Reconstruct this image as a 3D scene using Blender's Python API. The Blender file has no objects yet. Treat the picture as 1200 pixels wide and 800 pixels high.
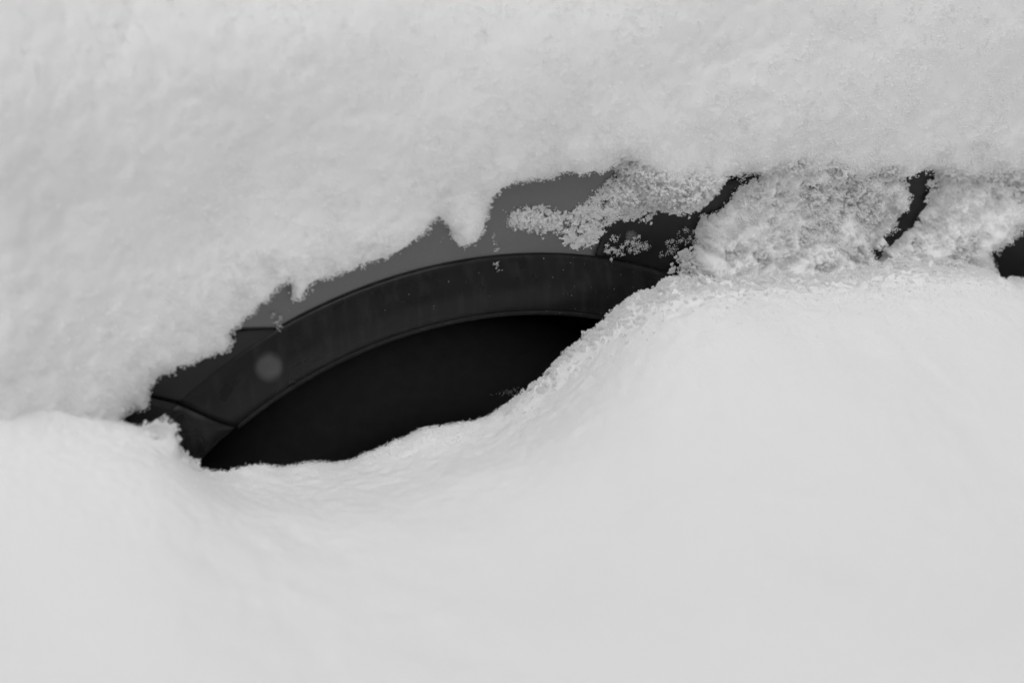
import bpy, math
import numpy as np
from mathutils import Matrix, Vector

R = math.radians
rng = np.random.default_rng(11)
sc = bpy.context.scene
col = sc.collection
HUB = 0.33                      # height of the wheel hub above the road

# ------------------------------------------------------------------ camera
LENS, DIST, EL, AZ = 85.0, 2.2, R(30), R(20)
cf = np.array([math.sin(AZ) * math.cos(EL), math.cos(AZ) * math.cos(EL), -math.sin(EL)])
cr = np.cross(cf, [0, 0, 1]); cr /= np.linalg.norm(cr)
cu = np.cross(cr, cf)
AIM = np.array([0.0497, 0.0, 0.327 + HUB])
CAM = AIM - DIST * cf
cam_data = bpy.data.cameras.new('camera')
cam_data.lens = LENS; cam_data.sensor_width = 36; cam_data.sensor_fit = 'HORIZONTAL'
cam_data.clip_start = 0.05; cam_data.clip_end = 500
cam = bpy.data.objects.new('camera', cam_data); col.objects.link(cam)
m = Matrix([[cr[i], cu[i], -cf[i], CAM[i]] for i in range(3)] + [[0, 0, 0, 1]])
cam.matrix_world = m
sc.camera = cam
cam_data.dof.use_dof = True
cam_data.dof.focus_distance = 2.2
cam_data.dof.aperture_fstop = 2.3
cam_data.dof.aperture_blades = 0

# ------------------------------------------------------------------ light
SUN_EL, SUN_AZ = R(72), R(200)
world = bpy.data.worlds.new('World'); sc.world = world; world.use_nodes = True
nt = world.node_tree; nt.nodes.clear()
sky = nt.nodes.new('ShaderNodeTexSky'); sky.sky_type = 'NISHITA'; sky.sun_disc = False
sky.sun_elevation = SUN_EL; sky.sun_rotation = SUN_AZ; sky.dust_density = 6.0; sky.air_density = 2.0
bw = nt.nodes.new('ShaderNodeRGBToBW')          # the photograph is monochrome
bg = nt.nodes.new('ShaderNodeBackground'); bg.inputs['Strength'].default_value = 0.09
wo = nt.nodes.new('ShaderNodeOutputWorld')
nt.links.new(sky.outputs[0], bw.inputs[0]); nt.links.new(bw.outputs[0], bg.inputs[0]); nt.links.new(bg.outputs[0], wo.inputs[0])
sun_d = bpy.data.lights.new('sun', 'SUN'); sun_d.energy = 0.6; sun_d.angle = R(60); sun_d.color = (1, 1, 1)
sun = bpy.data.objects.new('sun', sun_d); col.objects.link(sun)
sdir = Vector((math.sin(SUN_AZ) * math.cos(SUN_EL), math.cos(SUN_AZ) * math.cos(SUN_EL), math.sin(SUN_EL)))
sun.rotation_euler = sdir.to_track_quat('Z', 'Y').to_euler()
sun.location = sdir * 20
sc.view_settings.view_transform = 'Standard'; sc.view_settings.look = 'None'
sc.view_settings.gamma = 1; sc.view_settings.use_curve_mapping = False
sc.view_settings.exposure = -0.18
sc.cycles.use_denoising = True
sc.cycles.use_adaptive_sampling = False
sc.cycles.max_bounces = 18; sc.cycles.diffuse_bounces = 16

# ------------------------------------------------------------------ helpers
def project(P):
    """world points -> photograph pixels (1200 x 800)"""
    d = P - CAM
    z = d @ cf
    return np.stack([600 + (d @ cr) / z * LENS / 36 * 1200, 400 - (d @ cu) / z * LENS / 36 * 1200], -1)

def back(px, y0):
    """pixels -> points on the upright plane y = y0 (the flank of the car)"""
    px = np.asarray(px, float)
    d = (px[:, 0:1] - 600) / 1200 * 36 / LENS * cr - (px[:, 1:2] - 400) / 1200 * 36 / LENS * cu + cf
    return CAM + ((y0 - CAM[1]) / d[:, 1])[:, None] * d

def _hash(i, j, k, seed):
    n = (i * 374761393 + j * 668265263 + k * 2147483647 + seed * 974634777) & 0xFFFFFFFF
    n = ((n ^ (n >> 13)) * 1274126177) & 0xFFFFFFFF
    n = ((n ^ (n >> 16)) * 2246822519) & 0xFFFFFFFF
    return ((n ^ (n >> 15)) & 0xFFFFFF) / float(0xFFFFFF) * 2 - 1

def noise(P, wl, seed=0):
    """smooth value noise in -1..1 with wavelength wl"""
    q = P / wl
    f = np.floor(q).astype(np.int64)
    t = q - f; t = t * t * t * (t * (t * 6 - 15) + 10)
    out = 0
    for a in (0, 1):
        for b in (0, 1):
            for c in (0, 1):
                w = (t[..., 0] if a else 1 - t[..., 0]) * (t[..., 1] if b else 1 - t[..., 1]) * (t[..., 2] if c else 1 - t[..., 2])
                out = out + w * _hash(f[..., 0] + a, f[..., 1] + b, f[..., 2] + c, seed)
    return out

def fbm(P, wl, octs, gain=0.5, seed=0):
    s = 0; a = 1.0
    rot = np.array([[.8, .36, -.48], [-.6, .48, -.64], [0, .8, .6]])
    for o in range(octs):
        s = s + a * noise(P, wl, seed + o * 17)
        P = P @ rot + 3.17; wl *= 0.5; a *= gain
    return s

def sm(x, a, b):
    t = np.clip((x - a) / (b - a), 0, 1)
    return t * t * (3 - 2 * t)

def mesh_obj(name, V, Fc, mat, parent=None, smooth=True):
    me = bpy.data.meshes.new(name)
    V = np.asarray(V, np.float32); Fc = np.asarray(Fc, np.int32)
    k = Fc.shape[1]
    me.vertices.add(len(V)); me.vertices.foreach_set('co', V.ravel())
    me.loops.add(Fc.size); me.loops.foreach_set('vertex_index', Fc.ravel())
    me.polygons.add(len(Fc)); me.polygons.foreach_set('loop_start', np.arange(0, Fc.size, k, dtype=np.int32))
    if smooth: me.polygons.foreach_set('use_smooth', np.ones(len(Fc), bool))
    me.update(calc_edges=True); me.validate()
    me.materials.append(mat)
    o = bpy.data.objects.new(name, me); col.objects.link(o)
    if parent: o.parent = parent
    return o

def tag(o, label=None, cat=None, group=None, kind=None):
    if label: o['label'] = label
    if cat: o['category'] = cat
    if group: o['group'] = group
    if kind: o['kind'] = kind
    return o

def empty(name, loc=(0, 0, 0)):
    o = bpy.data.objects.new(name, None); o.location = loc; o.empty_display_size = 0.1
    col.objects.link(o); return o

def grid_faces(nu, nv, flip=False):
    i = np.arange(nu * nv).reshape(nu, nv)
    q = np.stack([i[:-1, :-1], i[1:, :-1], i[1:, 1:], i[:-1, 1:]], -1).reshape(-1, 4)
    return q[:, ::-1] if flip else q

# ------------------------------------------------------------------ materials
def mat(name, base, rough=0.5, spec=0.5, metallic=0.0):
    mt = bpy.data.materials.new(name); mt.use_nodes = True
    b = mt.node_tree.nodes['Principled BSDF']
    b.inputs['Base Color'].default_value = (base, base, base, 1)
    b.inputs['Roughness'].default_value = rough
    b.inputs['Specular IOR Level'].default_value = spec
    b.inputs['Metallic'].default_value = metallic
    return mt, mt.node_tree, b

def ramp(n, a, b, pa=0.3, pb=0.7):
    r = n.nodes.new('ShaderNodeValToRGB')
    r.color_ramp.elements[0].position = pa; r.color_ramp.elements[0].color = (a, a, a, 1)
    r.color_ramp.elements[1].position = pb; r.color_ramp.elements[1].color = (b, b, b, 1)
    return r

def tex(n, scale, detail=4, stretch=None):
    t = n.nodes.new('ShaderNodeTexNoise'); t.inputs['Scale'].default_value = scale; t.inputs['Detail'].default_value = detail
    c = n.nodes.new('ShaderNodeTexCoord')
    if stretch:
        mp = n.nodes.new('ShaderNodeMapping'); mp.inputs['Scale'].default_value = stretch
        n.links.new(c.outputs['Object'], mp.inputs[0]); n.links.new(mp.outputs[0], t.inputs['Vector'])
    else:
        n.links.new(c.outputs['Object'], t.inputs['Vector'])
    return t

SSS = 0.0
# packed fluffy snow
M_SNOW, n, b = mat('snow', 0.88, 0.9, 0.1)
b.inputs['Subsurface Weight'].default_value = SSS
b.inputs['Subsurface Radius'].default_value = (1, 1, 1)
b.inputs['Subsurface Scale'].default_value = 0.006
t = tex(n, 420, 3); bp = n.nodes.new('ShaderNodeBump'); bp.inputs['Strength'].default_value = 0.25; bp.inputs['Distance'].default_value = 0.002
n.links.new(t.outputs[0], bp.inputs['Height']); n.links.new(bp.outputs[0], b.inputs['Normal'])

# loose crystals: diffuse and translucent
M_CRYS = bpy.data.materials.new('snow_crystal'); M_CRYS.use_nodes = True
n = M_CRYS.node_tree; n.nodes.clear()
d1 = n.nodes.new('ShaderNodeBsdfDiffuse'); d1.inputs[0].default_value = (.985, .985, .985, 1)
d2 = n.nodes.new('ShaderNodeBsdfTranslucent'); d2.inputs[0].default_value = (.985, .985, .985, 1)
mx = n.nodes.new('ShaderNodeMixShader'); mx.inputs[0].default_value = 0.45
ou = n.nodes.new('ShaderNodeOutputMaterial')
n.links.new(d1.outputs[0], mx.inputs[1]); n.links.new(d2.outputs[0], mx.inputs[2]); n.links.new(mx.outputs[0], ou.inputs[0])

# car paint: grey with fine flake and clear coat, a little road film
M_PAINT, n, b = mat('car_paint', 0.11, 0.35, 0.5, 0.0)
b.inputs['Coat Weight'].default_value = 1.0; b.inputs['Coat Roughness'].default_value = 0.06
t = tex(n, 900, 2); r_ = ramp(n, .080, .100); n.links.new(t.outputs[0], r_.inputs[0]); n.links.new(r_.outputs[0], b.inputs['Base Color'])
t2 = tex(n, 14, 5); r2 = ramp(n, .04, .12); n.links.new(t2.outputs[0], r2.inputs[0]); n.links.new(r2.outputs[0], b.inputs['Coat Roughness'])

# black satin plastic with run-off streaks
M_TRIM, n, b = mat('black_trim_plastic', 0.012, 0.3, 0.28)
t = tex(n, 1.0, 5, (130, 130, 9)); r_ = ramp(n, .008, .021, .5, .8); n.links.new(t.outputs[0], r_.inputs[0]); n.links.new(r_.outputs[0], b.inputs['Base Color'])
t2 = tex(n, 30, 4); r2 = ramp(n, .22, .42); n.links.new(t2.outputs[0], r2.inputs[0]); n.links.new(r2.outputs[0], b.inputs['Roughness'])
M_BUMP, n, b = mat('black_bumper_plastic', 0.01, 0.35, 0.35)
t2 = tex(n, 40, 4); r2 = ramp(n, .28, .45); n.links.new(t2.outputs[0], r2.inputs[0]); n.links.new(r2.outputs[0], b.inputs['Roughness'])
M_LIP, n, b = mat('worn_trim_edge', 0.04, 0.6, 0.3)
t = tex(n, 1.0, 4, (160, 160, 60)); r_ = ramp(n, .008, .022, .45, .8); n.links.new(t.outputs[0], r_.inputs[0]); n.links.new(r_.outputs[0], b.inputs['Base Color'])
M_LINER, n, b = mat('wheel_arch_liner', 0.012, 0.9, 0.1)
t = tex(n, 60, 4); r_ = ramp(n, .036, .044); n.links.new(t.outputs[0], r_.inputs[0]); n.links.new(r_.outputs[0], b.inputs['Base Color'])
M_RUBBER, n, b = mat('tyre_rubber', 0.012, 0.85, 0.15)
t = tex(n, 80, 4); r_ = ramp(n, .036, .044); n.links.new(t.outputs[0], r_.inputs[0]); n.links.new(r_.outputs[0], b.inputs['Base Color'])
M_RIM, n, b = mat('rim_metal', 0.3, 0.4, 0.5, 0.8)
t = tex(n, 50, 4); r_ = ramp(n, .2, .35); n.links.new(t.outputs[0], r_.inputs[0]); n.links.new(r_.outputs[0], b.inputs['Base Color'])
M_ROAD, n, b = mat('asphalt', 0.05, 0.9)
t = tex(n, 200, 4); r_ = ramp(n, .035, .065); n.links.new(t.outputs[0], r_.inputs[0]); n.links.new(r_.outputs[0], b.inputs['Base Color'])

# ------------------------------------------------------------------ the flank of the car as a surface  body(x, w)
# w runs up the flank from hub height, over the rounded shoulder and on along the bonnet
W0, RS = 0.43, 0.30
def body(x, w, h=0.0):
    th = np.clip((w - W0) / RS, 0, R(84))
    over = np.maximum(w - W0 - RS * R(84), 0)
    y = RS * (1 - np.cos(th)) + over * math.sin(R(84))
    z = np.minimum(w, W0) + RS * np.sin(th) + over * math.cos(R(84))
    ny = -np.cos(th); nz = np.sin(th)
    y = y + 0.9 * np.maximum(-x - 0.50, 0) ** 2 + 0.10 * np.maximum(x - 0.3, 0) ** 2 * 0
    x = x + 0 * w
    return np.stack([x, y + ny * h, z + nz * h + HUB], -1), np.stack([0 * x, ny, nz], -1)

# ------------------------------------------------------------------ road under the snow
xs = np.array([-60., 60.]); 
road = mesh_obj('road', [(-60, -60, 0), (60, -60, 0), (60, 60, 0), (-60, 60, 0)], [(0, 1, 2, 3)], M_ROAD, smooth=False)
tag(road, kind='structure')

# ------------------------------------------------------------------ the car
car = empty('car', (0, 0.6, 0))
tag(car, 'dark grey car buried in snow, wheel arch with black trim showing', 'car')
def under_car(o):
    o.parent = car; o.matrix_parent_inverse = Matrix.Translation((0, -0.6, 0)); return o

def panel(name, fx, nu, nv, material, off=0.0, label=None):
    """fx(u, v) -> x, w on the flank; the rim is folded inwards so that the sheet has an edge"""
    u = np.r_[0, 0, np.linspace(0, 1, nu), 1, 1]; v = np.r_[0, 0, np.linspace(0, 1, nv), 1, 1]
    U, Vv = np.meshgrid(u, v, indexing='ij')
    iu = np.arange(len(u)); iv = np.arange(len(v))
    eu = np.minimum(iu, len(u) - 1 - iu); ev = np.minimum(iv, len(v) - 1 - iv)
    e = np.minimum(eu[:, None], ev[None, :])
    depth = np.where(e == 0, -0.014, np.where(e == 1, -0.0015, 0.0)) + off
    x, w = fx(U, Vv)
    # pull the rim a hair outwards so that the fold is rounded
    P, N = body(x, w, depth)
    o = mesh_obj(name, P.reshape(-1, 3), grid_faces(len(u), len(v)), material)
    if label: o['label'] = label
    return under_car(o)

def polar(ta, tb, r0, r1):
    """sector between the border angles ta(r), tb(r) (degrees), radius r0..r1(theta)"""
    def fx(U, V):
        r_lo = r0
        tha = R(1) * ta(np.full_like(U, r_lo)); thb = R(1) * tb(np.full_like(U, r_lo))
        th = tha + (thb - tha) * U
        rr = r_lo + (r1(th) - r_lo) * V ** 1.6
        tha = R(1) * ta(rr); thb = R(1) * tb(rr)
        th = tha + (thb - tha) * U
        return rr * np.cos(th), rr * np.sin(th)
    return fx

R_IN, R_OUT = 0.368, 0.4235
seam = lambda r: 125.5 + (r - 0.376) * 60
fborder = lambda r: 113.2 + np.minimum((r - 0.42) * 190, 7)
cborder = lambda r: 72.6 + 0 * r
R_P = R_OUT - 0.004
top = lambda th: np.minimum(0.76 / np.maximum(np.sin(th), .05), 0.78 / np.maximum(np.abs(np.cos(th)), .05))
panel('fender', polar(lambda r: cborder(r) + .08, lambda r: fborder(r) - .03, R_P, top), 60, 70, M_PAINT, 0.0075)
panel('bumper_cover', polar(lambda r: fborder(r) + .03, lambda r: seam(r) - .15, R_P, lambda th: 0.62 + 0 * th), 30, 50, M_BUMP, 0.0098,
      'black plastic upper corner of the bumper')
panel('lower_bumper', polar(lambda r: seam(r) + .15, lambda r: 182 + 0 * r, R_P, lambda th: np.minimum(0.62, 0.75 / np.maximum(np.abs(np.cos(th)), .05))), 50, 40, M_BUMP, 0.0100,
      'black plastic lower bumper')
WC = 0.456
panel('side_cladding', polar(lambda r: -12 + 0 * r, lambda r: cborder(r) - .08, R_P,
      lambda th: np.minimum(WC / np.maximum(np.sin(th), .05), 1.5 / np.maximum(np.cos(th), .05))), 90, 40, M_BUMP, 0.006,
      'black plastic cladding on the flank behind the wheel arch')
panel('door', lambda U, V: ((0.157 + .02 * V) + (1.5 - .157) * U, WC + .004 + V * .30), 40, 40, M_PAINT)
panel('bonnet', lambda U, V: (-0.78 + 2.28 * U, 0.772 + V * .9), 40, 20, M_PAINT)
# black shell behind the panel gaps
def ring_shell(U, V):
    th = R(-12) + R(194) * U; rr = 0.40 + V * 0.33
    return rr * np.cos(th), rr * np.sin(th)
panel('inner_shell', ring_shell, 80, 12, M_LINER, -0.02)

def sweep(name, prof, ta, tb, nt_, material, parent=None):
    """profile of (radius, y) swept round the hub; ta, tb border angles as functions of radius"""
    pr = np.array(prof)
    # densify and soften the corners
    for _ in range(2):
        a = pr[:-1]; c = pr[1:]
        pr = np.concatenate([[pr[0]], np.stack([a * .75 + c * .25, a * .25 + c * .75], 1).reshape(-1, 2), [pr[-1]]])
    rr = pr[:, 0][None, :]; yy = pr[:, 1][None, :]
    U = np.linspace(0, 1, nt_)[:, None]
    th = R(1) * (ta(rr) + (tb(rr) - ta(rr)) * U)
    P = np.stack([rr * np.cos(th), yy + 0 * th, rr * np.sin(th) + HUB], -1)
    # ends folded inwards
    e0 = P[:1].copy(); e0[..., 1] += .012; e1 = P[-1:].copy(); e1[..., 1] += .012
    P = np.concatenate([e0, P, e1])
    o = mesh_obj(name, P.reshape(-1, 3), grid_faces(P.shape[0], P.shape[1], True), material)
    if parent is None: return under_car(o)
    o.parent = parent; return o

TRIM = [(R_OUT + .0005, .006), (R_OUT + .0005, -.004), (R_OUT + .0005, -.0100), (R_OUT - .003, -.0125), (R_OUT - .010, -.0145), (0.400, -.0205),
        (0.385, -.0235), (R_IN + .006, -.021), (R_IN + .001, -.017), (R_IN, -.008), (R_IN, .02), (R_IN + .004, .045)]
t1 = sweep('wheel_arch_trim', TRIM, lambda r: -12 + 0 * r, lambda r: seam(r) - .12, 160, M_TRIM)
t2_ = sweep('wheel_arch_trim', TRIM, lambda r: seam(r) + .12, lambda r: 188 + 0 * r, 60, M_TRIM)
LIPP = [(R_IN + .0045, -.0195), (R_IN + .003, -.0212), (R_IN - .0005, -.0195), (R_IN - .0015, -.015), (R_IN, -.010)]
l1 = sweep('rolled_lip', LIPP, lambda r: -12 + 0 * r, lambda r: 125.2 + 0 * r, 160, M_LIP, t1)
l1.matrix_parent_inverse = t1.matrix_world.inverted(); l1.parent = t1
l1.matrix_parent_inverse = Matrix.Identity(4)
# liner: half tube and back plate
th = np.linspace(R(-15), R(195), 60)[:, None]; yy = np.array([.0, .02, .15, .30, .36, .36])[None, :]; rr = np.array([.41, .40, .395, .385, .36, .0])[None, :]
P = np.stack([rr * np.cos(th), yy + 0 * th, rr * np.sin(th) + HUB], -1)
under_car(mesh_obj('arch_liner', P.reshape(-1, 3), grid_faces(60, 6), M_LINER))
# wheel
wheel = empty('wheel', (0, 0.16, HUB)); under_car(wheel)
def lathe(name, prof, mt, parent, nt_=72):
    pr = np.array(prof); th = np.linspace(0, 2 * math.pi, nt_, endpoint=True)[:, None]
    P = np.stack([pr[:, 0][None] * np.cos(th), pr[:, 1][None] + 0 * th, pr[:, 0][None] * np.sin(th)], -1)
    o = mesh_obj(name, P.reshape(-1, 3), grid_faces(nt_, len(pr)), mt); o.parent = parent; return o
lathe('tyre', [(.20, -.085), (.215, -.098), (.245, -.104), (.275, -.101), (.296, -.09), (.306, -.078), (.309, -.05), (.303, -.048), (.303, -.042), (.310, -.04), (.310, -.004), (.303, -.002), (.303, .004), (.310, .006), (.31, .05), (.306, .078), (.275, .1), (.21, .095), (.2, .085), (.2, -.085)], M_RUBBER, wheel)
lathe('rim', [(.0, -.05), (.05, -.055), (.07, -.05), (.12, -.04), (.17, -.05), (.19, -.075), (.199, -.092), (.204, -.09), (.199, -.07), (.19, .08)], M_RIM, wheel)

# ------------------------------------------------------------------ snow tools
def crystals(name, P, size, parent, seed=0):
    """loose ice crystals: three crossed needles set on every point"""
    me = bpy.data.meshes.new(name)
    me.vertices.add(len(P)); me.vertices.foreach_set('co', np.asarray(P, np.float32).ravel())
    a = me.attributes.new('crystal_size', 'FLOAT', 'POINT'); a.data.foreach_set('value', np.asarray(size, np.float32))
    me.materials.append(M_CRYS); me.update()
    o = bpy.data.objects.new(name, me); col.objects.link(o); o.parent = parent; o['kind'] = 'stuff'
    md = o.modifiers.new('crystals', 'NODES'); md.node_group = CRYS
    return o

NEEDLES = [((1.0, .17, .13), (0.2, .3, 0.)), ((.85, .13, .18), (.5, -.9, 1.9)), ((.75, .17, .14), (1.1, .9, 3.9))]
def crystal_mesh(name, P, size, seed):
    """the same crystals as one real mesh, for small clumps and single flakes"""
    from mathutils import Euler
    r3 = np.random.default_rng(seed)
    cube = np.array([(x, y, z) for x in (-.5, .5) for y in (-.5, .5) for z in (-.5, .5)])
    fq = np.array([(0, 1, 3, 2), (4, 6, 7, 5), (0, 4, 5, 1), (2, 3, 7, 6), (0, 2, 6, 4), (1, 5, 7, 3)])
    base = np.concatenate([(cube * dm) @ np.array(Euler(rt).to_matrix()).T for dm, rt in NEEDLES])
    bf = np.concatenate([fq + 8 * i for i in range(3)])
    V = []; Fc = []
    for i, p_ in enumerate(P):
        rot = np.array(Euler(r3.uniform(0, 6.283, 3)).to_matrix())
        V.append(base @ rot.T * size[i] + p_); Fc.append(bf + 24 * i)
    return mesh_obj(name, np.concatenate(V), np.concatenate(Fc), M_CRYS, smooth=False)

CRYS = bpy.data.node_groups.new('snow_crystals', 'GeometryNodeTree')
CRYS.interface.new_socket('Geometry', in_out='INPUT', socket_type='NodeSocketGeometry')
CRYS.interface.new_socket('Geometry', in_out='OUTPUT', socket_type='NodeSocketGeometry')
g = CRYS.nodes; L = CRYS.links.new
gi = g.new('NodeGroupInput'); go = g.new('NodeGroupOutput')
jn = g.new('GeometryNodeJoinGeometry')
for dims, rot in NEEDLES:
    c = g.new('GeometryNodeMeshCube'); c.inputs['Size'].default_value = dims
    tr = g.new('GeometryNodeTransform'); tr.inputs['Rotation'].default_value = rot
    L(c.outputs[0], tr.inputs[0]); L(tr.outputs[0], jn.inputs[0])
sm_ = g.new('GeometryNodeSetMaterial'); sm_.inputs['Material'].default_value = M_CRYS
L(jn.outputs[0], sm_.inputs[0])
ip = g.new('GeometryNodeInstanceOnPoints')
rv = g.new('FunctionNodeRandomValue'); rv.data_type = 'FLOAT_VECTOR'; rv.inputs[1].default_value = (6.283, 6.283, 6.283)
na = g.new('GeometryNodeInputNamedAttribute'); na.data_type = 'FLOAT'; na.inputs['Name'].default_value = 'crystal_size'
L(gi.outputs[0], ip.inputs['Points']); L(sm_.outputs[0], ip.inputs['Instance'])
L(rv.outputs[0], ip.inputs['Rotation']); L(na.outputs[0], ip.inputs['Scale']); L(ip.outputs[0], go.inputs[0])

def inside(px, poly):
    x, y = px[..., 0], px[..., 1]; c = np.zeros(x.shape, bool)
    n_ = len(poly)
    for i in range(n_):
        (x1, y1), (x2, y2) = poly[i], poly[(i + 1) % n_]
        if y1 == y2: continue
        k = ((y1 > y) != (y2 > y)) & (x < (x2 - x1) * (y - y1) / (y2 - y1) + x1)
        c ^= k
    return c

def sdist(px, poly):
    """signed distance in pixels, positive inside"""
    d = np.full(px.shape[:-1], 1e9)
    n_ = len(poly)
    for i in range(n_):
        a = np.array(poly[i], float); b_ = np.array(poly[(i + 1) % n_], float)
        ab = b_ - a; L2 = ab @ ab
        if L2 == 0: continue
        t = np.clip(((px - a) @ ab) / L2, 0, 1)
        q = px - a - t[..., None] * ab
        d = np.minimum(d, q[..., 0] ** 2 + q[..., 1] ** 2)
    d = np.sqrt(d)
    return np.where(inside(px, poly), d, -d)

MM = 0.00080       # metres per pixel on the flank

def patch(name, polys, gx, gw, thick, label, cat='snow', rag=(5, 26, 4), rim=0.02, holes=(), rough=1.0, pit=0.0,
          fringe=0.03, dens=1.0, csize=(.0016, .0034), lump=0.0, kind=None, group=None, sag=0.0, seed=0, soft=0.0, hmin=-1, knots=0, href=0.0, powder=0.0):
    """snow lying on the flank: sheet of varying thickness with a ragged border, and loose crystals along it"""
    X, W = np.meshgrid(gx, gw, indexing='ij')
    P0, N = body(X, W)
    px = project(body(X, W, href)[0])
    D3 = np.stack([X, W, 0 * X], -1)
    amp, wl, oc = rag
    jx = fbm(D3, wl * MM, oc, .6, 100 + seed); jy = fbm(D3, wl * MM, oc, .6, 200 + seed)
    pj = px + amp * np.stack([jx, jy], -1)
    d = np.full(X.shape, -1e9)
    for p_ in polys: d = np.maximum(d, sdist(pj, p_))
    for p_ in holes: d = np.minimum(d, -sdist(pj, p_))
    d = d * MM
    T = thick(X, W) if callable(thick) else thick
    if callable(rim): rim = rim(X, W)
    k = np.clip(d / rim, 0, 1)
    h = T * np.sqrt(np.clip(1 - (1 - k) ** 2, 0, 1))
    edge = sm(d, 0.0, 0.02)
    near = np.exp(-np.maximum(d, 0) / 0.07); lipn = np.exp(-np.maximum(d, 0) / .018)
    S = D3 + np.stack([0 * X, 0 * X, h], -1)
    bumps = (0.014 * fbm(S, .16, 2, .5, 5 + seed) + 0.0055 * np.abs(fbm(S, .075, 4, .6, 7 + seed)) * (.5 + .8 * sm(noise(S, .21, 77), -.5, .6))) * np.clip(T / .05, .15, 1.0) * (1 - soft)
    fine = (0.0022 * np.abs(fbm(S, .018, 3, .6, 9 + seed)) * (0.12 + .9 * near) + 0.0010 * fbm(S, .0055, 2, .6, 13 + seed) * (.15 + .85 * near)) * rough
    h = h + edge * bumps + sm(d, 0, .006) * fine
    if lump: h = h + sm(d, 0, .012) * lump * (1 - np.abs(fbm(S, .022, 3, .55, 31 + seed)) * 2.0)
    if pit: h = h - pit * sm(fbm(S, .02, 3, .6, 41 + seed), .25, .7)
    h = np.where(d < 0, np.maximum(-0.006, d * 2), np.maximum(h, -.004))
    P = P0 + N * h[..., None]
    if callable(sag): sag = sag(X, W)
    else: sag = sag + 0 * X
    P[..., 2] -= sag * np.maximum(h, 0) * lipn
    keep = d > -0.004
    nu, nv = X.shape
    i = np.arange(nu * nv).reshape(nu, nv)
    q = np.stack([i[:-1, :-1], i[1:, :-1], i[1:, 1:], i[:-1, 1:]], -1).reshape(-1, 4)
    q = q[keep.ravel()[q].all(1)]
    used, inv = np.unique(q, return_inverse=True)
    o = mesh_obj(name, P.reshape(-1, 3)[used], inv.reshape(-1, 4), M_SNOW)
    tag(o, label, cat, group, kind)
    # crystals along the border
    cell = np.zeros(X.shape); cell[:-1, :-1] = np.diff(gx)[:, None] * np.diff(gw)[None, :]
    prob = np.where(d > -.001, np.exp(-np.maximum(d, 0) / fringe) + powder * ((X > -.5) & (X < .68) & (W < .72)), 0) * cell * 9e5 * dens
    prob = np.where(h > hmin, prob, 0)
    prob *= np.clip(.6 + .9 * fbm(D3, .02, 2, .6, 61 + seed), .1, 2)
    cnt = np.minimum(rng.poisson(prob), 40).ravel()
    idx = np.repeat(np.arange(X.size), cnt)
    if len(idx):
        x = X.ravel()[idx] + (rng.random(len(idx)) - .5) * .004; w = W.ravel()[idx] + (rng.random(len(idx)) - .5) * .004
        lift = np.abs(rng.normal(0, .0013, len(idx))) * (1 + 1.3 * np.exp(-np.maximum(d.ravel()[idx], 0) / .01))
        Pc, Nc = body(x, w, np.maximum(h.ravel()[idx], 0.0006) + lift - .0004)
        Pc[:, 2] -= sag.ravel()[idx] * np.maximum(h.ravel()[idx], 0) * lipn.ravel()[idx]
        sz = rng.uniform(csize[0], csize[1], len(idx))
        if knots:                                   # crystals hang together in little knots
            kk = rng.integers(1, knots + 1, len(Pc)); j = np.repeat(np.arange(len(Pc)), kk)
            Pc = Pc[j] + rng.normal(0, .0011, (len(j), 3)); sz = rng.uniform(csize[0], csize[1], len(j))
        crystals('snow_crystals', Pc, sz, o, seed)
    return o

# ------------------------------------------------------------------ snow on top of the car
EDGE = [(-4000, 1500), (-420, 620), (-60, 500), (0, 470), (60, 490), (120, 498), (138, 496), (143, 478), (150, 471), (160, 478), (169, 475), (174, 464), (174, 450), (180, 443), (205, 437), (240, 416), (262, 400), (285, 371), (318, 342), (334, 334), (341, 344), (351, 343), (360, 333),
        (400, 320), (440, 308), (466, 298), (488, 277), (510, 260), (516, 266), (526, 279), (546, 280), (563, 268), (574, 250), (574, 236), (585, 226), (610, 216), (640, 210),
        (680, 203), (714, 198), (722, 188), (738, 190), (748, 205), (752, 215), (764, 226), (785, 234), (805, 234), (826, 228), (840, 214), (846, 204), (860, 197), (905, 200),
        (925, 199), (948, 209), (972, 201), (1000, 213), (1030, 203), (1056, 208), (1085, 201), (1115, 206), (1150, 212), (1214, 222), (1250, 300), (1330, 380), (1600, 520), (6000, 1500), (6000, -4000), (-4000, -4000)]
gx = np.r_[np.linspace(-1.15, -.50, 50, endpoint=False), np.arange(-.50, .68, .0022), np.linspace(.685, 1.5, 50)]
gw = np.r_[np.linspace(.0, .238, 24), np.arange(.24, .70, .0022), np.linspace(.705, 1.6, 70)]
def up_thick(x, w):
    return .028 + .050 * sm(w, .47, .64) + .03 * sm(-x, .25, .45)
EDGE = [(x, y - (0 if x < 150 or x > 735 or 525 < x < 565 or 340 < x < 352 else 9)) for x, y in EDGE]
snow_top = patch('snow_blanket', [EDGE], gx, gw, up_thick, 'thick soft snow lying over the car above the wheel arch', 'snow', rag=(5, 30, 5), rim=lambda x, w: .024 + .035 * sm(x, .25, .34),
                 fringe=.030, dens=.8, csize=(.0008, .0019), kind='stuff', sag=lambda x, w: .45 * (1 - sm(x, .24, .30)), seed=1, hmin=.007, knots=6, href=.007, powder=.13)

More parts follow.
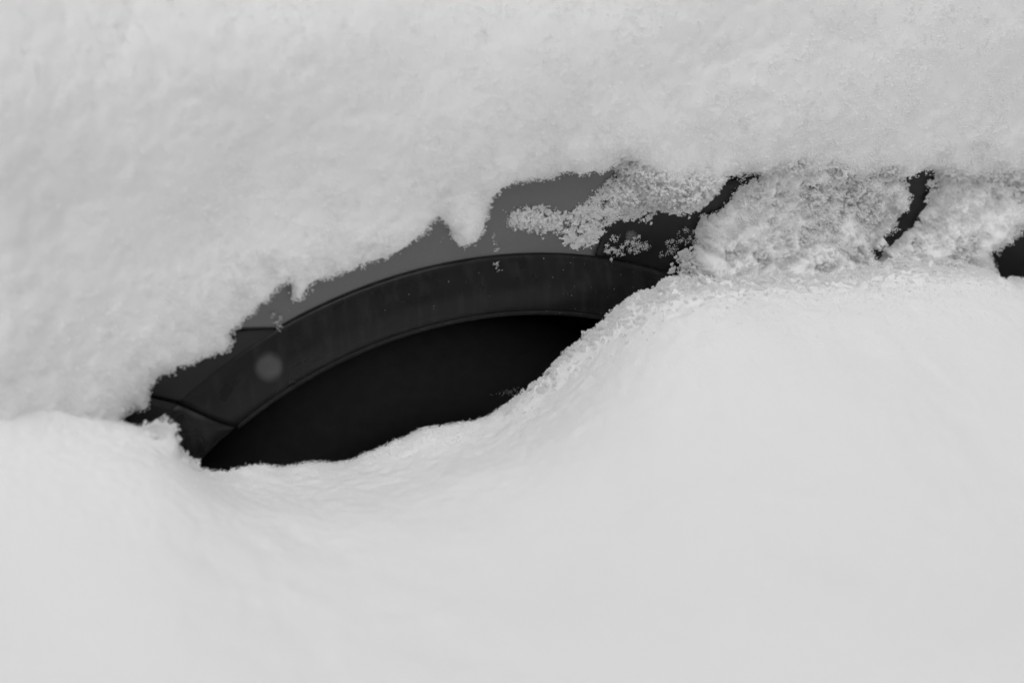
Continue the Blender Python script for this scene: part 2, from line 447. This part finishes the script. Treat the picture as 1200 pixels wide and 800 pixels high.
# ------------------------------------------------------------------ snow field in front of the car
CREST = [(-300, 505), (-100, 500), (0, 500), (80, 500), (150, 497), (172, 503), (190, 499), (202, 508), (206, 530), (222, 542), (245, 552), (262, 553), (290, 547), (330, 548), (380, 543), (412, 541), (430, 532), (450, 524), (480, 512),
         (500, 502), (530, 498), (560, 494), (580, 487), (592, 478), (604, 466), (640, 442), (652, 428), (676, 410), (700, 388), (725, 366), (750, 352), (780, 342), (820, 338), (900, 334), (980, 328), (1030, 318),
         (1100, 312), (1140, 314), (1164, 322), (1180, 336), (1210, 340), (1300, 356), (1500, 380)]
YC = -0.055
cp = back(CREST, YC)
cx, cz = cp[:, 0], cp[:, 2]
gx = np.r_[np.linspace(-9, -.75, 46, endpoint=False), np.arange(-.75, -.50, .008), np.arange(-.50, .66, .0024), np.arange(.665, 1.3, .012), np.linspace(1.35, 9, 40)]
gy = np.r_[np.linspace(-9, -1.25, 40, endpoint=False), np.arange(-1.25, -.45, .008), np.arange(-.45, -.12, .004), np.arange(-.12, .10, .0022), np.array([.11, .14, .2])]
X, Y = np.meshgrid(gx, gy, indexing='ij')
Q = np.stack([X, Y, 0 * X], -1)
crest = np.interp(X + .004 * fbm(Q, .02, 3, .6, 300), cx, cz)
# broad crest for the slope in front
kx = np.linspace(-2, 2, 801); kz = np.interp(kx, cx, cz); ker = np.exp(-.5 * (np.arange(-40, 41) / 16.) ** 2); ker /= ker.sum()
kz = np.convolve(np.pad(kz, 40, mode='edge'), ker, 'valid')
broad = np.interp(X, kx, kz)
dy = YC - Y
ker2 = np.exp(-.5 * (np.arange(-40, 41) / 5.) ** 2); ker2 /= ker2.sum()
mid = np.interp(X, kx, np.convolve(np.pad(np.interp(kx, cx, cz), 40, mode='edge'), ker2, 'valid'))
a = sm(dy, 0.0, .035); a2 = sm(dy, .02, .20)
z = (crest * (1 - a) + mid * a) * (1 - a2) + broad * a2
a3 = sm(dy, .05, .45)
z = z * (1 - a3) + (.655 + .03 * sm(X, -.3, .4)) * a3
z = z + .010 * np.exp(-((X - .28) / .17) ** 2 - ((dy - .17) / .13) ** 2)
left = sm(-X, .310, .46)
z = z + left * (.080 * np.exp(-np.maximum(dy, -.05) / .055) - .045 * np.exp(-np.maximum(dy, 0) / .25))
z = z + .018 * sm(dy, 0, .12) - .10 * np.maximum(dy - .05, 0) - .06 * np.maximum(dy - .5, 0)
far = sm(np.hypot(X, Y), 1.6, 4.5)
z = z * (1 - far) + (.50 + .06 * fbm(Q, 1.9, 3, .5, 77)) * far
z = np.maximum(z, .30)
front = sm(dy, -.002, .05)
z = z + front * (.010 * fbm(Q, .34, 2, .5, 21) + .0026 * fbm(Q * [1, .55, 1], .09, 2, .5, 22) + .0042 * sm(dy, .05, .15) * sm(noise(Q, .25, 29), -.6, .5) * .45 * fbm(Q * [1, .75, 1], .05, 3, .6, 28)) + (1 - .65 * sm(dy, .06, .2)) * (.0006 * fbm(Q, .026, 3, .6, 23) + .0008 * fbm(Q, .006, 2, .6, 24)) + .009 * sm(X, .10, .2) * np.exp(-np.maximum(dy, 0) / .045) * np.abs(fbm(Q, .03, 4, .6, 26))
# rolls over behind the crest and drops into the wheel arch
drop = np.maximum(-dy, 0) * (1 - left)
z = z - 1.5 * drop ** 2 / (drop + .012) - .3 * drop
z = np.where(drop > .06, np.minimum(z, .50), z)
V = np.stack([X, Y, z], -1)
drift = mesh_obj('snow_field', V.reshape(-1, 3), grid_faces(*X.shape), M_SNOW)
tag(drift, kind='structure')
cell = np.zeros(X.shape); cell[:-1, :-1] = np.diff(gx)[:, None] * np.diff(gy)[None, :]
sel = (np.abs(X) < .7) & (dy > -.02)
prob = np.where(sel, np.exp(-np.maximum(dy, 0) / (.014 + .022 * sm(X, .05, .2))), 0) * cell * 18e5 * np.clip(.7 + .8 * fbm(Q, .03, 2, .6, 25), .15, 2)
cnt = np.minimum(rng.poisson(prob), 40).ravel(); idx = np.repeat(np.arange(X.size), cnt)
Pc = V.reshape(-1, 3)[idx] + (rng.random((len(idx), 3)) - .5) * [.005, .005, 0]
Pc[:, 2] += np.abs(rng.normal(0, .0011, len(idx)))
o = crystals('snow_crystals', Pc, rng.uniform(.0006, .0014, len(idx)), drift)

# ------------------------------------------------------------------ broken snow clinging to the flank
def clumpgrid(x0, x1, w0, w1, st=.0018):
    return np.arange(x0, x1, st), np.arange(w0, w1, st)

def ball(r3, n_):
    v = r3.normal(0, 1, (n_, 3)); return v / np.linalg.norm(v, axis=1)[:, None]

def fractal(C_, r1, r3, k2=9, k3=10, f2=.42):
    """lumps made of knots made of crystals; C_ lump centres, r1 lump radii"""
    j = np.repeat(np.arange(len(C_)), k2)
    v = ball(r3, len(j)); v[:, 2] = np.where(r3.random(len(j)) < .6, np.abs(v[:, 2]), v[:, 2])
    c2 = C_[j] + v * (r1[j] * r3.uniform(.5, 1.1, len(j)))[:, None]
    r2_ = r1[j] * f2 * r3.uniform(.5, 1.1, len(j))
    j3 = np.repeat(np.arange(len(c2)), k3)
    return c2[j3] + ball(r3, len(j3)) * (r2_[j3] * r3.random(len(j3)) ** .5)[:, None]

def crumble(parent, polys, x0, x1, w0, w1, n_c, hgt, seed, rad=(.002, .0065), csize=(.0008, .0020), k2=10, k3=10, spread=1.5, href=.010):
    """loose aggregates piled on the flank inside the outline"""
    r3 = np.random.default_rng(seed)
    x = r3.uniform(x0, x1, n_c * 12); w = r3.uniform(w0, w1, n_c * 12)
    px = project(body(x, w, href)[0])
    d = np.full(len(x), -1e9)
    for p_ in polys: d = np.maximum(d, sdist(px, p_))
    keep = d > -spread * r3.random(len(x)) ** 2
    x, w, d = x[keep][:n_c], w[keep][:n_c], d[keep][:n_c] * MM
    T = hgt(x, w) if callable(hgt) else hgt
    h = T * np.sqrt(np.clip(d / .022, 0, 1)) * r3.uniform(.5, 1.0, len(x)) + .002 + .006 * sm(d, 0, .012) * noise(np.stack([x, w, 0 * x], -1), .026, seed)
    C_, N = body(x, w, h)
    rr = r3.uniform(rad[0], rad[1], len(x)) * np.clip(.45 + d / .012, .45, 1)
    out = fractal(C_, rr, r3, k2, k3)
    out[:, 1] = np.where(out[:, 2] < HUB + W0, np.minimum(out[:, 1], -.009), out[:, 1])      # nothing inside the car
    return crystals('snow_crystals', out, r3.uniform(csize[0], csize[1], len(out)), parent)

CLUMP_A = [(592, 258), (606, 244), (625, 240), (650, 246), (668, 250), (684, 238), (700, 226), (712, 212), (722, 200), (742, 194), (762, 208), (768, 230), (772, 246), (764, 262), (742, 260), (722, 262),
           (712, 268), (702, 284), (680, 290), (664, 288), (658, 276), (634, 276), (612, 274), (596, 268)]
CLUMP_C = [(905, 196), (1000, 192), (1052, 200), (1068, 225), (1062, 243), (1046, 264), (1030, 279), (1015, 291), (1018, 330), (1010, 360), (960, 372), (880, 372), (830, 366), (806, 352), (808, 318), (812, 300), (816, 290), (822, 288),
           (818, 276), (826, 259), (844, 247), (860, 229), (878, 211)]
CLUMP_D = [(1100, 200), (1160, 192), (1230, 200), (1240, 236), (1196, 256), (1176, 274), (1148, 286), (1152, 306), (1170, 350), (1060, 372), (1030, 350), (1032, 322), (1036, 304), (1046, 293), (1054, 281), (1072, 268), (1080, 251), (1087, 236), (1091, 220)]
def clump(poly, ext, T, label, n_c, hgt, seed, core=True, **kw):
    gx_, gw_ = clumpgrid(*ext)
    o = patch('snow_clump', [poly], gx_, gw_, T, label, 'snow clump', rag=(6, 16, 4), rim=.018, rough=1.2, lump=.004, pit=.009, fringe=.06, dens=.7, knots=6, href=.010, seed=seed, csize=(.0009, .002),
              group='broken snow clinging to the car')
    kw.setdefault('href', .010)
    crumble(o, [poly], *ext, n_c, hgt, seed, **kw)
    return o
low = lambda t0, t1: (lambda x, w: t0 + (t1 - t0) * sm(-w, -.42, -.34) * sm(x, .16, .25))
clump(CLUMP_A, (-.01, .22, .38, .52), .0055, 'lumpy strip of crumbly snow stuck on the grey fender', 620, .017, 51, rad=(.0018, .0066), k2=10, k3=9, csize=(.0006, .0019))
big = clump(CLUMP_C, (.13, .46, .26, .50), low(.017, .042), 'large crumbly heap of snow between the black wheel opening and the narrow dark slit', 1300, low(.020, .046), 52, k2=12, k3=11)
clump(CLUMP_D, (.38, .66, .26, .50), low(.017, .042), 'crumbly heap of snow at the right edge beside the last dark gap', 1000, low(.020, .046), 53, k2=12, k3=11)
crumble(big, [[(782, 336), (786, 314), (798, 296), (820, 288), (826, 350), (800, 346)]], .13, .28, .30, .46, 260, .022, 57, rad=(.002, .005))
# crumbling lower edge of the blanket above the heaps, and of the snow field below them
CRUMB_E = [(716, 188), (770, 176), (856, 186), (850, 214), (843, 226), (828, 241), (806, 251), (784, 253), (766, 246), (752, 238), (738, 216)]
CRUMB_F = [(850, 184), (900, 172), (1000, 176), (1100, 170), (1210, 178), (1240, 232), (1170, 222), (1110, 216), (1096, 206), (1066, 204), (1050, 220), (1000, 226), (950, 216), (912, 208), (880, 198), (856, 196)]
crumble(snow_top, [CRUMB_E], .12, .30, .40, .56, 900, .036, 54, rad=(.002, .0065), href=.016)
crumble(snow_top, [CRUMB_F], .24, .66, .40, .56, 700, .029, 55, rad=(.002, .0065), href=.016)
r3 = np.random.default_rng(56)
xx = np.r_[r3.uniform(.02, .20, 350), r3.uniform(.10, .62, 1500), r3.uniform(-.302, -.262, 50), r3.uniform(-.26, .1, 240)]
dd = np.r_[np.abs(r3.normal(0, .014, 350)), np.abs(r3.normal(0, .026, 1500)), np.abs(r3.normal(0, .014, 50)), np.abs(r3.normal(0, .004, 240))]
ii = np.clip(np.searchsorted(gx, xx), 0, len(gx) - 1); jj = np.clip(np.searchsorted(gy, YC - dd + .008), 0, len(gy) - 1)
rr = np.r_[r3.uniform(.0015, .0045, 350), r3.uniform(.0015, .0060, 1500), r3.uniform(.003, .008, 50), r3.uniform(.001, .003, 240)] * np.exp(-dd / .05)
lift = np.r_[np.full(350, .0), -.1 * rr[350:1850], np.full(50, .003), np.full(240, -.0008)]
cc = V[ii, jj] + np.stack([0 * xx, 0 * xx, lift], -1)
pts = fractal(cc, rr, r3, 9, 8)
crystals('snow_crystals', pts, r3.uniform(.0009, .002, len(pts)), drift)

def flecks(pts, label, seed, n_k=70, rad=.0026, off=-.017, y=None, csize=(.0006, .0015)):
    """a small loose clump: a core of crystals strewn over a patch of the flank"""
    r2 = np.random.default_rng(seed); out = []
    for (px_, py_, s) in pts:
        c = back([(px_, py_)], off)[0]
        k = max(3, int(n_k * s * s))
        kn = max(1, int(5 * s)); v = (r2.normal(0, 1, (kn, 3)) * [rad * s, .0008, rad * s * .8])[r2.integers(0, kn, k)] + r2.normal(0, 1, (k, 3)) * [.0011, .0009, .0011]
        p_ = c + v; p_[:, 1] = np.minimum(p_[:, 1], off + .0005)
        out.append(p_)
    out = np.concatenate(out)
    o = crystal_mesh('snow_clump', out, r2.uniform(csize[0], csize[1], len(out)), seed)
    tag(o, label, 'snow clump', 'broken snow clinging to the car'); return o
flecks([(738, 286, 1.5), (748, 283, 1.8), (756, 289, 1.2), (744, 292, 1.)], 'tiny snow clump on the black flank below the crumbly strip', 61, off=-.007)
flecks([(712, 292, 1.), (720, 294, 1.7), (727, 291, 1.1), (718, 282, .8), (723, 279, .5)], 'tiny snow clump at the top edge of the black arch trim', 62, off=-.012)
flecks([(782, 286, .9), (786, 294, .8), (777, 298, .6), (791, 290, .7), (806, 268, .7), (815, 274, 1.1), (822, 262, .8), (800, 281, .9), (812, 284, 1.2), (796, 274, .4), (830, 254, .8)], 'scattered snow grains beside the large crumbly heap', 63, off=-.007)
flecks([(320, 370, .45), (325, 377, .7), (328, 384, .7), (327, 373, .4)], 'small snow fleck on the trim edge near the bumper corner', 64, off=-.010)
flecks([(580, 277, .35), (581, 285, .4), (583, 292, .5), (584, 311, .5), (581, 307, .45), (583, 317, .3)], 'short trail of snow flecks crossing the middle of the trim edge', 65, off=-.016)
flecks([(520, 277, .9), (522, 281, .6)], 'small snow crumb beside the drooping tip of the snow blanket', 66, off=-.004)
# fine grains strewn over paint and trim
r2 = np.random.default_rng(70); pts = []
for _ in range(50):
    x_ = r2.uniform(300, 770); y_ = r2.uniform(290, 366); pts.append(back([(x_, y_)], -.0225)[0])
for _ in range(40):
    x_ = r2.uniform(640, 720); y_ = r2.uniform(335, 368); pts.append(back([(x_, y_)], -.0225)[0])
for _ in range(40):
    x_ = r2.uniform(420, 690); y_ = 290 - (x_ - 690) * .16 + r2.uniform(-45, -3); pts.append(back([(x_, y_)], -.003)[0])
o = crystals('snow_grains', np.array(pts), r2.uniform(.0003, 1, len(pts)) ** 3 * .0007 + .0003, None)
tag(o, 'fine snow grains strewn over the grey fender and black trim', 'snow', kind='stuff')
# snow caught on the tyre
tp = back([(596, 459)], .03)[0]
v = r2.normal(0, 1, (60, 3)) * [.006, .0015, .0015] + tp
o = crystal_mesh('snow_clump', v, r2.uniform(.0005, .0012, 60), 72)
tag(o, 'faint wisp of snow inside the black wheel opening', 'snow clump', 'broken snow clinging to the car')

# ------------------------------------------------------------------ flakes falling near the lens, out of focus
def flake(px_, py_, dist, size, label, seed):
    r3 = np.random.default_rng(seed)
    d = (px_ - 600) / 1200 * 36 / LENS * cr - (py_ - 400) / 1200 * 36 / LENS * cu + cf
    c = CAM + d * dist
    v = r3.normal(0, 1, (26, 3)); v /= np.linalg.norm(v, axis=1)[:, None]
    v *= size * .5 * (r3.random((26, 1)) ** .4) * [.8, .8, 1.25]
    o = crystal_mesh('snowflake', v, r3.uniform(.35, .6, 26) * size, seed)
    o.location = c
    tag(o, label, 'snowflake', 'falling snowflakes'); return o
flake(315, 430, 1.36, .0050, 'large blurred falling snowflake in front of the black trim at left', 81)
flake(740, 277, 1.75, .0026, 'small blurred falling snowflake below the crumbly strip', 82)
